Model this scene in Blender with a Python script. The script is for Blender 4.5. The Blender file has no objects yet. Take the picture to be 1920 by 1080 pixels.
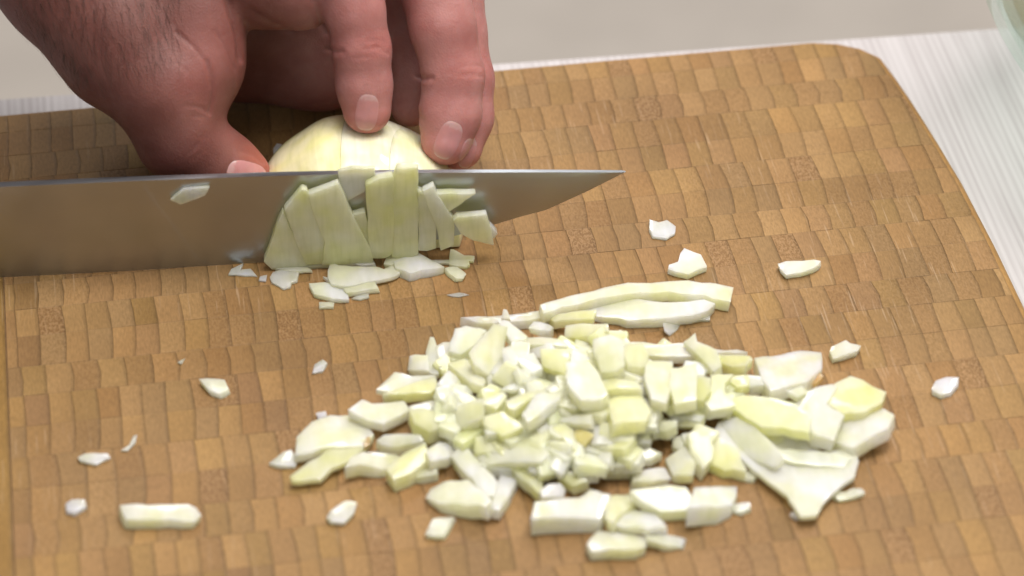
import bpy, bmesh, math, random
import numpy as np
from mathutils import Vector, Matrix
from mathutils.bvhtree import BVHTree
random.seed(7); rng = np.random.default_rng(7)
sc = bpy.context.scene
COL = sc.collection

# ------------------------------------------------------------------ camera
F = 5500.0; CX, CY = 960., 540.; DIST = 1.10          # focal length in photo pixels, metres to the board
Yc = np.array([-1130., 4670., -F]); Yc /= np.linalg.norm(Yc)
_s = 0.100; Xc = np.array([1., _s, -(1130 - 4670 * _s) / F]); Xc /= np.linalg.norm(Xc)
Zc = np.cross(Xc, Yc)
R = np.stack([Xc, Yc, Zc])                             # camera -> world
CAM = -(R @ np.array([0, 0, -1.])) * DIST
def ray(px, py): return R @ np.array([(px - CX) / F, -(py - CY) / F, -1.])
def P(px, py, z=0.):                                   # point of the horizontal plane at height z
    d = ray(px, py); return CAM + d * ((z - CAM[2]) / d[2])
def depth_pt(px, py, d): return CAM + ray(px, py) * d  # point at a depth along the view axis
def to_px(v):
    c = (np.asarray(v) - CAM) @ R
    return np.stack([CX - F * c[..., 0] / c[..., 2], CY + F * c[..., 1] / c[..., 2]], -1)
cam = bpy.data.cameras.new('camera'); camo = bpy.data.objects.new('camera', cam); COL.objects.link(camo)
cam.sensor_width = 36; cam.lens = F / 1920 * 36; cam.clip_start = 0.05; cam.clip_end = 30
camo.matrix_world = Matrix.Translation(CAM) @ Matrix(R.tolist()).to_4x4()
cam.dof.use_dof = True; cam.dof.aperture_fstop = 6.2
cam.dof.focus_distance = float(np.dot(P(900, 400, .01) - CAM, R @ np.array([0, 0, -1.])))
sc.camera = camo

# ------------------------------------------------------------------ light
w = bpy.data.worlds.new("World"); sc.world = w; w.use_nodes = True
bg = w.node_tree.nodes['Background']; bg.inputs[0].default_value = (1.0, 0.985, .985, 1); bg.inputs[1].default_value = 0.17
def area(name, loc, target, size, power, col):
    l = bpy.data.lights.new(name, 'AREA'); l.shape = 'DISK'; l.size = size; l.energy = power; l.color = col
    o = bpy.data.objects.new(name, l); COL.objects.link(o); o.location = loc
    o.rotation_euler = (Vector(target) - Vector(loc)).to_track_quat('-Z', 'Y').to_euler(); return o
area('unseen_lamp', (0.22, 0.10, 1.30), (0, 0, 0), 0.75, 18.0, (1.0, .975, .94))
area('unseen_lamp', (-0.10, -0.45, 1.35), (0, 0, 0), 0.45, 3.6, (1.0, .96, .92))  # added front lamp, brightens the camera-facing slices
area('unseen_lamp', (0.50, -0.22, 1.35), (0, 0, 0), 0.5, 3.8, (1.0, .97, .95))
area('unseen_lamp', (0.05, 1.30, 1.10), (0, .4, -.2), 0.42, 6.0, (1.0, .98, .96))  # added back lamp, placed to put a highlight on the knife spine
area('unseen_lamp', (1.3, 1.3, 1.9), (.5, 1.2, -.7), 0.6, 22.0, (1.0, .98, .96))  # added only to brighten the floor beyond the table
area('unseen_lamp', (-0.25, -1.25, 0.95), (0, 0, 0), 0.8, 3.2, (1.0, .98, .96))  # added low front fill for the near sides of the onion pieces
sc.view_settings.view_transform = 'Standard'; sc.view_settings.look = 'None'
sc.view_settings.exposure = 0.2; sc.view_settings.gamma = 1

# ------------------------------------------------------------------ helpers
def tag(o, label=None, cat=None, group=None, kind=None):
    if label: o['label'] = label
    if cat: o['category'] = cat
    if group: o['group'] = group
    if kind: o['kind'] = kind
    return o
def link(name, me, mat=None, parent=None):
    o = bpy.data.objects.new(name, me); COL.objects.link(o)
    if mat: me.materials.append(mat)
    if parent is not None: o.parent = parent
    return o
def mesh_of(name, verts, faces, smooth=False):
    me = bpy.data.meshes.new(name); me.from_pydata([tuple(map(float, v)) for v in verts], [], [tuple(map(int, f)) for f in faces])
    if smooth: me.shade_smooth()
    me.update(); return me
def empty(name, loc=(0, 0, 0)):
    o = bpy.data.objects.new(name, None); o.empty_display_size = .01; COL.objects.link(o); o.location = loc; return o
class NT:
    def __init__(s, name):
        s.m = bpy.data.materials.new(name); s.m.use_nodes = True; s.t = s.m.node_tree; s.b = s.t.nodes['Principled BSDF']
    def n(s, typ, **kw):
        x = s.t.nodes.new(typ)
        for k, v in kw.items():
            if k in x.inputs.keys(): x.inputs[k].default_value = v
            else: setattr(x, k, v)
        return x
    def l(s, a, b): s.t.links.new(a, b)
    def coord(s, scale=(1, 1, 1), rot=(0, 0, 0), out='Object'):
        c = s.n('ShaderNodeTexCoord'); m = s.n('ShaderNodeMapping'); m.inputs['Scale'].default_value = scale; m.inputs['Rotation'].default_value = rot
        s.l(c.outputs[out], m.inputs['Vector']); return m.outputs[0]
    def noise(s, vec, scale, detail=3, rough=.55, dist=0.):
        x = s.n('ShaderNodeTexNoise'); x.inputs['Scale'].default_value = scale; x.inputs['Detail'].default_value = detail
        x.inputs['Roughness'].default_value = rough; x.inputs['Distortion'].default_value = dist; s.l(vec, x.inputs['Vector']); return x.outputs['Fac']
    def ramp(s, fac, stops):
        r = s.n('ShaderNodeValToRGB'); e = r.color_ramp.elements
        while len(e) < len(stops): e.new(.5)
        for el, (p, c) in zip(e, stops): el.position = p; el.color = (c, c, c, 1) if not isinstance(c, tuple) else (*c, 1)
        s.l(fac, r.inputs[0]); return r.outputs[0]
    def mix(s, typ, fac, a, b):
        x = s.n('ShaderNodeMix'); x.data_type = 'RGBA'; x.blend_type = typ
        for i, v in ((0, fac), (6, a), (7, b)):
            if hasattr(v, 'is_output'): s.l(v, x.inputs[i])
            else: x.inputs[i].default_value = v if not isinstance(v, tuple) else (*v, 1)
        return x.outputs[2]
    def math(s, op, a, b=0.):
        x = s.n('ShaderNodeMath'); x.operation = op
        for i, v in ((0, a), (1, b)):
            if hasattr(v, 'is_output'): s.l(v, x.inputs[i])
            else: x.inputs[i].default_value = v
        return x.outputs[0]
    def bump(s, h, strength, dist):
        x = s.n('ShaderNodeBump'); x.inputs['Strength'].default_value = strength; x.inputs['Distance'].default_value = dist
        s.l(h, x.inputs['Height']); s.l(x.outputs[0], s.b.inputs['Normal']); return x

# ------------------------------------------------------------------ materials
def mat_bamboo(name, base=None):
    t = NT(name)
    if base: tint = t.n('ShaderNodeRGB'); tint.outputs[0].default_value = (*base, 1); tc = tint.outputs[0]; al = None
    else:
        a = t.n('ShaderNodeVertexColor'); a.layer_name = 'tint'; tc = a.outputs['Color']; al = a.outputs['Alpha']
    v = t.coord(); vs = t.coord((1, .22, 1))
    cloud = t.noise(v, 16, 3, .55)
    c = t.mix('MULTIPLY', 1.0, tc, t.ramp(cloud, [(.3, (.82, .79, .75)), (.7, (1.12, 1.13, 1.15))]))
    fib = t.noise(vs, 1500, 2, .6)
    c = t.mix('MULTIPLY', .55, c, t.ramp(fib, [(.3, .72), (.7, 1.25)]))
    if al is not None:
        sp = t.noise(t.coord((1, .6, 1)), 1250, 2, .6, .6)
        spm = t.ramp(sp, [(.46, 0.), (.60, .8)])
        c = t.mix('MIX', t.math('MULTIPLY', spm, al), c, (.36, .22, .11))
        dk = t.ramp(sp, [(.34, 1.), (.46, 0.)])
        c = t.mix('MIX', t.math('MULTIPLY', dk, t.math('MULTIPLY', al, .8)), c, (.10, .048, .018))
    stain = t.ramp(t.noise(v, 55, 4, .6, .8), [(.70, 0.), (.80, .22)])
    c = t.mix('MIX', stain, c, (.14, .08, .035))
    scr = t.noise(t.coord((1, .045, 1), (0, 0, .9)), 900, 1, .5)
    scr2 = t.noise(t.coord((1, .05, 1), (0, 0, -.5)), 800, 1, .5)
    patch = t.ramp(t.noise(v, 11, 2), [(.46, 0.), (.62, .38)])
    c = t.mix('MIX', t.math('MULTIPLY', patch, t.ramp(scr, [(.66, 0.), (.72, 1.)])), c, (.42, .30, .19))
    c = t.mix('MIX', t.math('MULTIPLY', patch, t.ramp(scr2, [(.67, 0.), (.73, 1.)])), c, (.42, .30, .19))
    t.l(c, t.b.inputs['Base Color'])
    t.l(t.ramp(cloud, [(.3, .46), (.7, .60)]), t.b.inputs['Roughness'])
    t.b.inputs['Specular IOR Level'].default_value = .16
    t.bump(fib, .25, .0002); return t.m
M_TILE = mat_bamboo('bamboo_end_grain'); M_BODY = mat_bamboo('bamboo_edge', (.26, .14, .045))
def mat_joint():
    t = NT('dark_joint_wood'); t.l(t.ramp(t.noise(t.coord(), 300, 2), [(.3, (.15, .08, .033)), (.7, (.20, .108, .044))]), t.b.inputs['Base Color'])
    t.b.inputs['Roughness'].default_value = .7; return t.m
M_JOINT = mat_joint()
def mat_onion(name='onion_flesh', vein_axis=None, sub=.8, trans=0., tl=.22, vmix=.4, clear=.24):
    t = NT(name)
    oi = t.n('ShaderNodeObjectInfo'); v = t.coord()
    if vein_axis: v2 = t.coord(vein_axis)
    else: v2 = t.coord((1, .18, 1), (0, 0, .5))
    vein = t.noise(v2, 260, 2, .5, .3)
    blot = t.noise(v, 150, 3, .5)
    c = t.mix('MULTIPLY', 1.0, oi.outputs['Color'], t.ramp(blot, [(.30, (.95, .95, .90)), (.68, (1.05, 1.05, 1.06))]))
    off_ = t.n('ShaderNodeVectorMath'); off_.operation = 'ADD'; t.l(v, off_.inputs[0])
    cmb = t.n('ShaderNodeCombineXYZ'); t.l(t.math('MULTIPLY', oi.outputs['Random'], 7.), cmb.inputs[0]); t.l(t.math('MULTIPLY', oi.outputs['Random'], 3.), cmb.inputs[1]); t.l(cmb.outputs[0], off_.inputs[1])
    lay = t.noise(off_.outputs[0], 95, 1, .4)
    c = t.mix('MULTIPLY', 1.0, c, t.ramp(lay, [(.36, (.985, 1.0, .80)), (.50, (1.0, 1.0, .97)), (.64, (1.02, 1.025, 1.10))]))
    c = t.mix('MULTIPLY', vmix, c, t.ramp(vein, [(.32, (.84, .87, .76)), (.62, (1.05, 1.05, 1.05))]))
    t.l(c, t.b.inputs['Base Color'])
    t.b.inputs['Subsurface Weight'].default_value = sub
    t.b.inputs['Subsurface Radius'].default_value = (1.0, .97, .72); t.b.inputs['Subsurface Scale'].default_value = .009
    t.l(t.ramp(t.noise(v, 220, 2), [(.35, .34), (.65, .52)]), t.b.inputs['Roughness']); t.b.inputs['Transmission Weight'].default_value = trans
    t.b.inputs['IOR'].default_value = 1.38; t.b.inputs['Coat Weight'].default_value = .8; t.b.inputs['Coat Roughness'].default_value = .07
    t.bump(t.math('ADD', vein, t.math('MULTIPLY', t.noise(v, 700, 3), .6)), .2, .0005)
    tr = t.n('ShaderNodeBsdfTranslucent'); t.l(t.mix('MULTIPLY', 1., c, (1.0, .97, .80)), tr.inputs[0])
    mx = t.n('ShaderNodeMixShader'); mx.inputs[0].default_value = tl; t.l(t.b.outputs[0], mx.inputs[1]); t.l(tr.outputs[0], mx.inputs[2])
    m3 = t.n('ShaderNodeMixShader'); m3.inputs[0].default_value = clear; tp = t.n('ShaderNodeBsdfTransparent'); tp.inputs[0].default_value = (.97, .98, .88, 1)
    t.l(mx.outputs[0], m3.inputs[1]); t.l(tp.outputs[0], m3.inputs[2])
    t.l(m3.outputs[0], t.t.nodes['Material Output'].inputs['Surface']); return t.m
M_ONION = mat_onion(); M_SLICE = mat_onion('onion_slice_flesh', (2.2, 2.2, .16), .8, 0., .28); M_DOME = mat_onion('onion_skin_flesh', (1.6, .10, 1.6), .35, 0., .04, .55, 0.)
def mat_steel():
    t = NT('brushed_steel'); v = t.coord((.02, 1, 1)); n = t.noise(v, 1500, 2)
    t.b.inputs['Metallic'].default_value = 1; t.l(t.ramp(t.noise(t.coord(), 30, 2), [(.3, (.38, .40, .425)), (.7, (.44, .46, .485))]), t.b.inputs['Base Color'])
    t.l(t.ramp(n, [(.3, .30), (.7, .38)]), t.b.inputs['Roughness']); t.b.inputs['Anisotropic'].default_value = .4
    t.bump(n, .06, .0002); return t.m
M_STEEL = mat_steel()
def mat_plain(name, col, rough=.5, bumpscale=None):
    t = NT(name); n = t.noise(t.coord(), bumpscale or 40, 4)
    t.l(t.mix('MULTIPLY', 1., (*col,), t.ramp(n, [(.3, .94), (.7, 1.05)])), t.b.inputs['Base Color']); t.b.inputs['Roughness'].default_value = rough
    if bumpscale: t.bump(n, .1, .001)
    return t.m
M_BLACK = mat_plain('black_handle', (.02, .02, .02), .4)
M_FLOOR = mat_plain('greige_floor', (.52, .462, .405), .7, 12)
gd = P(1794, 340, -.0245) - P(1674, 66, -.0245); GANG = math.atan2(gd[0], gd[1])
def mat_table():
    t = NT('white_wood_grain'); v = t.coord((1, .02, 1), (0, 0, GANG))
    g = t.noise(v, 640, 3, .6, .15); g2 = t.noise(t.coord((1, .012, 1), (0, 0, GANG)), 130, 2, .5)
    wv = t.n('ShaderNodeTexWave'); wv.inputs['Scale'].default_value = 105; wv.inputs['Distortion'].default_value = 1.6; wv.inputs['Detail'].default_value = 2; wv.inputs['Detail Scale'].default_value = 1.5
    t.l(t.coord((1, .05, 1), (0, 0, GANG)), wv.inputs['Vector'])
    s = t.math('ADD', t.math('ADD', t.math('MULTIPLY', g, .45), t.math('MULTIPLY', g2, .30)), t.math('ADD', .04, t.math('MULTIPLY', wv.outputs['Fac'], .14)))
    t.l(t.ramp(s, [(.36, (.335, .300, .297)), (.48, (.405, .370, .368)), (.60, (.445, .410, .408))]), t.b.inputs['Base Color'])
    t.b.inputs['Roughness'].default_value = .45; t.bump(s, .25, .0006); return t.m
M_TABLE = mat_table()
def mat_skin():
    t = NT('skin'); v = t.coord()
    mott = t.noise(v, 70, 4, .6); big = t.noise(v, 18, 2)
    a = t.n('ShaderNodeVertexColor'); a.layer_name = 'tint'
    c = t.mix('MULTIPLY', 1., a.outputs['Color'], t.ramp(mott, [(.3, (.84, .72, .70)), (.7, (1.12, 1.15, 1.15))]))
    c = t.mix('MULTIPLY', .8, c, t.ramp(big, [(.35, (1.0, .86, .84)), (.65, (1.05, 1.05, 1.03))]))
    t.l(c, t.b.inputs['Base Color'])
    t.b.inputs['Subsurface Weight'].default_value = .55; t.b.inputs['Subsurface Radius'].default_value = (1., .35, .2); t.b.inputs['Subsurface Scale'].default_value = .004
    t.b.inputs['Roughness'].default_value = .55; t.b.inputs['Specular IOR Level'].default_value = .28
    vo = t.n('ShaderNodeTexVoronoi'); vo.inputs['Scale'].default_value = 1300; t.l(t.coord((1, .7, 1), (0, 0, .4)), vo.inputs['Vector'])
    h = t.math('ADD', t.math('MULTIPLY', vo.outputs['Distance'], .5), t.math('MULTIPLY', t.noise(v, 350, 4, .65), 1.0))
    t.bump(h, .22, .0008); return t.m
M_SKIN = mat_skin()
def mat_nail():
    t = NT('fingernail'); n = t.noise(t.coord((1, .3, 1)), 400, 2); a = t.n('ShaderNodeVertexColor'); a.layer_name = 'tint'
    t.l(t.mix('MULTIPLY', 1., a.outputs['Color'], t.ramp(n, [(.3, .95), (.7, 1.04)])), t.b.inputs['Base Color'])
    t.b.inputs['Subsurface Weight'].default_value = .4; t.b.inputs['Subsurface Scale'].default_value = .002
    t.b.inputs['Roughness'].default_value = .30; return t.m
M_NAIL = mat_nail()
M_HAIR = mat_plain('dark_hair', (.05, .028, .018), .5)
def mat_glass():
    t = NT('green_glass')
    tr = t.n('ShaderNodeBsdfTransparent'); tr.inputs[0].default_value = (.94, .99, .965, 1)
    gl = t.n('ShaderNodeBsdfGlossy'); gl.inputs[0].default_value = (.92, 1, .96, 1); t.l(t.ramp(t.noise(t.coord(), 30, 2), [(.3, .04), (.7, .12)]), gl.inputs['Roughness'])
    lw = t.n('ShaderNodeLayerWeight'); lw.inputs[0].default_value = .35; mx = t.n('ShaderNodeMixShader')
    t.l(t.ramp(lw.outputs['Facing'], [(.25, .07), (.95, .55)]), mx.inputs[0]); t.l(tr.outputs[0], mx.inputs[1]); t.l(gl.outputs[0], mx.inputs[2]); t.l(mx.outputs[0], t.t.nodes['Material Output'].inputs['Surface']); return t.m
M_GLASS = mat_glass()

# ------------------------------------------------------------------ setting
def slab(name, pts, z0, z1, mat, bevel=.002):
    bm = bmesh.new(); f = bm.faces.new([bm.verts.new((p[0], p[1], z1)) for p in pts]); bmesh.ops.recalc_face_normals(bm, faces=[f])
    if f.normal.z < 0: f.normal_flip()
    r = bmesh.ops.extrude_face_region(bm, geom=[f]); vs = [g for g in r['geom'] if isinstance(g, bmesh.types.BMVert)]
    for v_ in vs: v_.co.z = z0
    bmesh.ops.recalc_face_normals(bm, faces=bm.faces)
    bmesh.ops.bevel(bm, geom=[e for e in bm.edges], offset=bevel, segments=2, affect='EDGES', clamp_overlap=True)
    me = bpy.data.meshes.new(name); bm.to_mesh(me); bm.free(); return link(name, me, mat)
ZT = -.0245
ta, tb = P(0, 183, ZT)[:2], P(1875, 50, ZT)[:2]; tdir = (tb - ta) / np.linalg.norm(tb - ta); tn = np.array([-tdir[1], tdir[0]])
T = lambda u, v_: tuple(ta + tdir * u + tn * v_)
o = slab('white_table', [T(-.45, 0), T(.85, 0), T(.85, -.75), T(-.45, -.75)], ZT - .04, ZT, M_TABLE, .0015)
tag(o, 'white wood grain table top under the bamboo cutting board', 'table')
o = link('floor', mesh_of('floor', [(-3, -3, -.75), (3, -3, -.75), (3, 3, -.75), (-3, 3, -.75)], [(0, 1, 2, 3)]), M_FLOOR); tag(o, kind='structure')

# ------------------------------------------------------------------ cutting board
mm = .001
XL, YB, YF = -214., 137., -195.; XT = -188.
outline = [(XL, YF + 14), (XL, YB - 24)]
for a in range(0, 91, 15): outline.append((XL + 22 - 22 * math.cos(math.radians(a)), YB - 22 + 22 * math.sin(math.radians(a))))
outline += [(-60, YB), (60, YB), (148, YB - .6)]
outline += [(158, YB - 3.0), (166, YB - 7.5), (171.6, YB - 14), (174.2, 108), (176.6, 91), (179.6, 64), (182.1, 37), (183.9, 0), (184.9, -46), (185.4, -100), (185.2, YF + 20)]
for a in range(0, 91, 18): outline.append((185 - 20 + 20 * math.cos(math.radians(a)), YF + 20 - 20 * math.sin(math.radians(a))))
outline += [(XL + 14, YF)]
def dedupe(pts):
    out = []
    for p in pts:
        if not out or math.hypot(p[0] - out[-1][0], p[1] - out[-1][1]) > .5: out.append(p)
    return out
outline = dedupe(outline)
OA = np.array(outline); OCEN = OA.mean(0)
def off(pts, d):                                       # move a convex outline outward by d
    n = len(pts); res = []
    for i in range(n):
        p0, p1, p2 = pts[i - 1], pts[i], pts[(i + 1) % n]
        e1 = np.array([p1[0] - p0[0], p1[1] - p0[1]]); e2 = np.array([p2[0] - p1[0], p2[1] - p1[1]])
        n1 = np.array([-e1[1], e1[0]]) / np.linalg.norm(e1); n2 = np.array([-e2[1], e2[0]]) / np.linalg.norm(e2)
        nn = n1 + n2; nn /= np.linalg.norm(nn); res.append((p1[0] + nn[0] * d, p1[1] + nn[1] * d))
    return res
board = empty('cutting_board', (0, 0, ZT))
tag(board, 'end grain bamboo cutting board with rounded corners under the chopped onion', 'cutting board')
board_off = Vector((0, 0, -ZT))
rings = [(-.3, -.9), (0, -.35), (1.2, -.75), (2.6, -2.0), (3.6, -4.0), (4.0, -7), (4.0, -19), (3.0, -22.5), (1.5, -24.2)]
V = []; Fc = []; n = len(outline)
for d, z in rings: V += [(x * mm, y * mm, z * mm) for x, y in off(outline, d)]
for k in range(len(rings) - 1):
    for i in range(n): Fc.append((k * n + i, k * n + (i + 1) % n, (k + 1) * n + (i + 1) % n, (k + 1) * n + i))
Fc.append(tuple(range(n - 1, -1, -1))); Fc.append(tuple((len(rings) - 1) * n + i for i in range(n)))
me = mesh_of('board_body', V, Fc)
bm = bmesh.new(); bm.from_mesh(me); bmesh.ops.recalc_face_normals(bm, faces=bm.faces); bm.to_mesh(me); bm.free()
for p in me.polygons: p.use_smooth = len(p.vertices) == 4
body = link('board_body', me, M_BODY, board); body.location = board_off
me.materials.append(M_JOINT)
for p in me.polygons:
    if len(p.vertices) > 4 and p.center.z > -.005: p.material_index = 1
def clip(poly, conv):
    # conv: clockwise convex outline; keep the inside
    out = poly
    m = len(conv)
    for i in range(m):
        a, b = conv[i], conv[(i + 1) % m]; inp = out; out = []
        if not inp: return []
        def side(p): return (b[0] - a[0]) * (p[1] - a[1]) - (b[1] - a[1]) * (p[0] - a[0])
        for j in range(len(inp)):
            p, q = inp[j], inp[(j + 1) % len(inp)]; sp, sq = side(p), side(q)
            if sp <= 0: out.append(p)
            if (sp < 0 < sq) or (sq < 0 < sp):
                t_ = sp / (sp - sq); out.append((p[0] + (q[0] - p[0]) * t_, p[1] + (q[1] - p[1]) * t_))
    return out
inner = off(outline, -.25)
strip = [(XT + .0, -400), (XT, 400), (400, 400), (400, -400)]
tiles = []                                             # (polygon, colour left, colour right, speck, dz)
def tile_colour():
    r = random.random()
    base = np.array([.230, .131, .050])
    k = random.gauss(1, .075)
    c = base * k * (1.0) * np.array([1, random.gauss(1, .018), random.gauss(1, .045)])
    speck = max(0, random.gauss(.10, .08))
    if r < .03: c = base * np.array([.80, .76, .76]); speck = .5
    elif r < .10: c = base * np.array([.90, .88, .88]); speck = .22
    elif r < .16: c = base * np.array([1.10, 1.13, 1.18])
    elif r < .24: c = base * np.array([.92, .95, 1.02])
    elif r < .30: c = base * np.array([.93, .88, .84])
    return c, min(speck, .7)
y = YB + 4.5; first = True; pattern = [2, 1, 2, 2, 1, 2, 1, 2, 2, 1, 2, 1, 2, 1, 2, 2, 1, 2]; pi_ = 0
while y > YF:
    nsub = pattern[pi_ % len(pattern)]; pi_ += 1
    hs = [random.uniform(15.0, 17.4) for _ in range(nsub)]; H_ = sum(hs)
    wd = random.uniform(8.7, 9.7) if random.random() < .75 else random.uniform(8.0, 8.7)
    x = XT - random.uniform(1, 9); js = []
    skew = random.gauss(0, .25)
    while x < 192:
        js.append((x, random.gauss(0, .35) + .55, skew + random.gauss(0, .18))); x += wd * random.uniform(.93, 1.07)
    def jx(j, yy):                                     # a joint bows a little along the row
        t_ = (y - yy) / H_; return j[0] + j[1] * math.sin(math.pi * t_) + j[2] * (t_ - .5)
    yy = y
    for si, h in enumerate(hs):
        y0, y1 = yy, yy - h; yy = y1
        rowtone = random.gauss(1, .03)
        for a, b in zip(js[:-1], js[1:]):
            g = random.uniform(.02, .045); gy = .016
            if si == 0: yt = y0 - gy
            else: yt = y0 - .006
            yb = y1 + (gy if si == nsub - 1 else .006); jo = random.gauss(0, .25)
            L = [(jx(a, q) + g, q) for q in (yt, (yt + yb) / 2, yb)]; Rr = [(jx(b, q) - g, q) for q in (yb, (yt + yb) / 2, yt)]
            poly = [L[2], L[1], L[0], Rr[2], Rr[1], Rr[0]]
            poly = clip(clip(poly, inner), strip)
            if len(poly) < 3: continue
            pa = np.array(poly); ar = .5 * abs(np.sum(pa[:, 0] * np.roll(pa[:, 1], -1) - pa[:, 1] * np.roll(pa[:, 0], -1)))
            if ar < 2: continue
            c, sp = tile_colour(); tiles.append((poly, c * rowtone, sp, random.gauss(0, .035), ar))
    y -= H_
def tile_geo(poly, c, sp, dz):
    pa = np.array(poly); cen = pa.mean(0); n = len(pa)
    ins = cen + (pa - cen) * (1 - .22 / np.maximum(np.linalg.norm(pa - cen, axis=1), .5))[:, None]
    rt = pa[:, 0] > cen[0] + .25 * np.ptp(pa[:, 0]); ins[rt, 0] -= min(1.3, .16 * np.ptp(pa[:, 0]))
    tx = random.gauss(0, .003); ty = random.gauss(0, .002)
    zt = dz + (ins[:, 0] - cen[0]) * tx + (ins[:, 1] - cen[1]) * ty
    V = [(p[0], p[1], q) for p, q in zip(ins, zt)] + [(p[0], p[1], q - .08) for p, q in zip(pa, zt)] + [(p[0], p[1], -1.0) for p in pa]
    Fc = [tuple(range(n - 1, -1, -1))]
    for k in (0, 1):
        for i in range(n): Fc.append((k * n + i, k * n + (i + 1) % n, (k + 1) * n + (i + 1) % n, (k + 1) * n + i))
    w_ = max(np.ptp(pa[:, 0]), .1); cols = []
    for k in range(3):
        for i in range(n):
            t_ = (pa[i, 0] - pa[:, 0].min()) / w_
            f = (1.05 - .10 * t_) * (1 if k == 0 else (.96 - .30 * t_ if k == 1 else .82))   # bamboo darkens towards its outer skin; joint shade painted onto bevel and sides
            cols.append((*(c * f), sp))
    return V, Fc, cols
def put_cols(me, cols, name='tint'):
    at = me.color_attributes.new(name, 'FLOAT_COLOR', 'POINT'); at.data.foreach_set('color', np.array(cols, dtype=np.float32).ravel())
def tile_mesh(geos):
    V = []; Fc = []; C = []
    for v_, f_, c_ in geos:
        b = len(V); V += [(p[0] * mm, p[1] * mm, p[2] * mm) for p in v_]; Fc += [tuple(i + b for i in f) for f in f_]; C += c_
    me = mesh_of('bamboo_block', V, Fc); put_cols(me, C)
    bm = bmesh.new(); bm.from_mesh(me); bmesh.ops.recalc_face_normals(bm, faces=bm.faces); bm.to_mesh(me); bm.free()
    return me
def hidden(q):
    x, y_ = q
    if not (8 < x < 1912 and 8 < y_ < 1072): return True
    if ((x - 1110) / 480) ** 2 + ((y_ - 780) / 190) ** 2 < 1: return True
    if y_ < 510 - .05 * x and y_ > 325 and x < 1000: return True
    return y_ < 330 and x < 900
def score(tl):
    pa = np.array(tl[0]) * mm; q = to_px(np.c_[pa, np.zeros(len(pa))]); c = q.mean(0)
    A = .5 * abs(np.sum(q[:, 0] * np.roll(q[:, 1], -1) - q[:, 1] * np.roll(q[:, 0], -1)))
    return 0 if hidden(c) else A
tiles.sort(key=score, reverse=True)
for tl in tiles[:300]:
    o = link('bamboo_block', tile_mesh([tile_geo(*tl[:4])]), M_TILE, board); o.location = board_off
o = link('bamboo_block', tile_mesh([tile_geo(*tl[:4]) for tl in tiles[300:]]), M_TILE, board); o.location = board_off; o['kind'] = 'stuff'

yb_ = P(16, 940)[1] / mm
for a, b in ((YF - 5, yb_ - 170), (yb_ - 170, yb_), (yb_, yb_ + 128), (yb_ + 128, YB + 5)):
    poly = clip([(XL - 5, a + .06), (XL - 5, b - .06), (XT - .5, b - .06), (XT - .5, a + .06)], inner)
    if len(poly) < 3: continue
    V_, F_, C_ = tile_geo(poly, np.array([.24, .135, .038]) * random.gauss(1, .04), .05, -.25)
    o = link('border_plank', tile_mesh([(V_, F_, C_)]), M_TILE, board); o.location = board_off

# ------------------------------------------------------------------ knife
A0, A1 = P(0, 521, 0.0006), P(500, 492, 0.0006)
KX = A1 - A0; KX[2] = 0; KX /= np.linalg.norm(KX); KN = np.array([KX[1], -KX[0], 0])   # KN points to the camera side
def PV(px, py, o=0.):                                  # point of the upright blade plane, moved o metres towards the camera
    d = ray(px, py); q = A0 + KN * o; return CAM + d * (np.dot(q - CAM, KN) / np.dot(d, KN))
REF = P(680, 481); D0 = float(np.dot(REF - CAM, R @ np.array([0, 0, -1.])))
spine = [(-330, 364), (0, 346), (250, 335), (500, 326.5), (640, 323), (760, 321), (1000, 320.5), (1130, 321), (1173, 321.3)]
edge = [(-330, 536), (0, 520), (250, 507), (500, 491), (640, 478.5), (760, 461), (850, 443.5), (920, 423), (980, 405), (1023, 394), (1100, 359), (1150, 334), (1173, 322.5)]
def interp(tab, x): return float(np.interp(x, [a for a, _ in tab], [b for _, b in tab]))
knife = empty('chef_knife', PV(-330, 450)); tag(knife, 'broad steel chef knife standing on its edge across the onion', 'knife')
koff = -Vector(PV(-330, 450))
xs = list(np.linspace(-330, 900, 42)) + list(np.linspace(915, 1173, 40)); nv = 12; V = []; Fc = []
for x in xs:
    ys, ye = interp(spine, x), interp(edge, x)
    tk = .0016 * (1 - .55 * max(0, min(1, x / 1173)) ** 1.3)
    for sgn in (1, -1):
        for j in range(nv):
            t_ = j / (nv - 1); yy = ys + (ye - ys) * t_
            prof = [0.93, 1.0][min(j, 1)] * (1 - t_ * .80) if t_ < .96 else .06
            if j == nv - 1: prof = .04
            V.append(PV(x, yy, 0) + KN * tk * prof * sgn * (1 if x < 1172 else .3))
m2 = 2 * nv
for i in range(len(xs) - 1):
    for j in range(nv - 1):
        a = i * m2 + j; Fc.append((a, a + 1, a + 1 + m2, a + m2)); b = i * m2 + nv + j; Fc.append((b, b + m2, b + m2 + 1, b + 1))
    a = i * m2; Fc.append((a, a + m2, a + m2 + nv, a + nv)); a = i * m2 + nv - 1; Fc.append((a, a + nv, a + nv + m2, a + m2))
for i in (0, len(xs) - 1):
    for j in range(nv - 1): Fc.append((i * m2 + j, i * m2 + j + 1, i * m2 + nv + j + 1, i * m2 + nv + j))
me = mesh_of('blade', V, Fc); bm = bmesh.new(); bm.from_mesh(me); bmesh.ops.recalc_face_normals(bm, faces=bm.faces); bm.to_mesh(me); bm.free(); me.shade_smooth()
me.set_sharp_from_angle(angle=math.radians(35))
o = link('blade', me, M_STEEL, knife); o.location = koff
hv = []; hf = []
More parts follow.
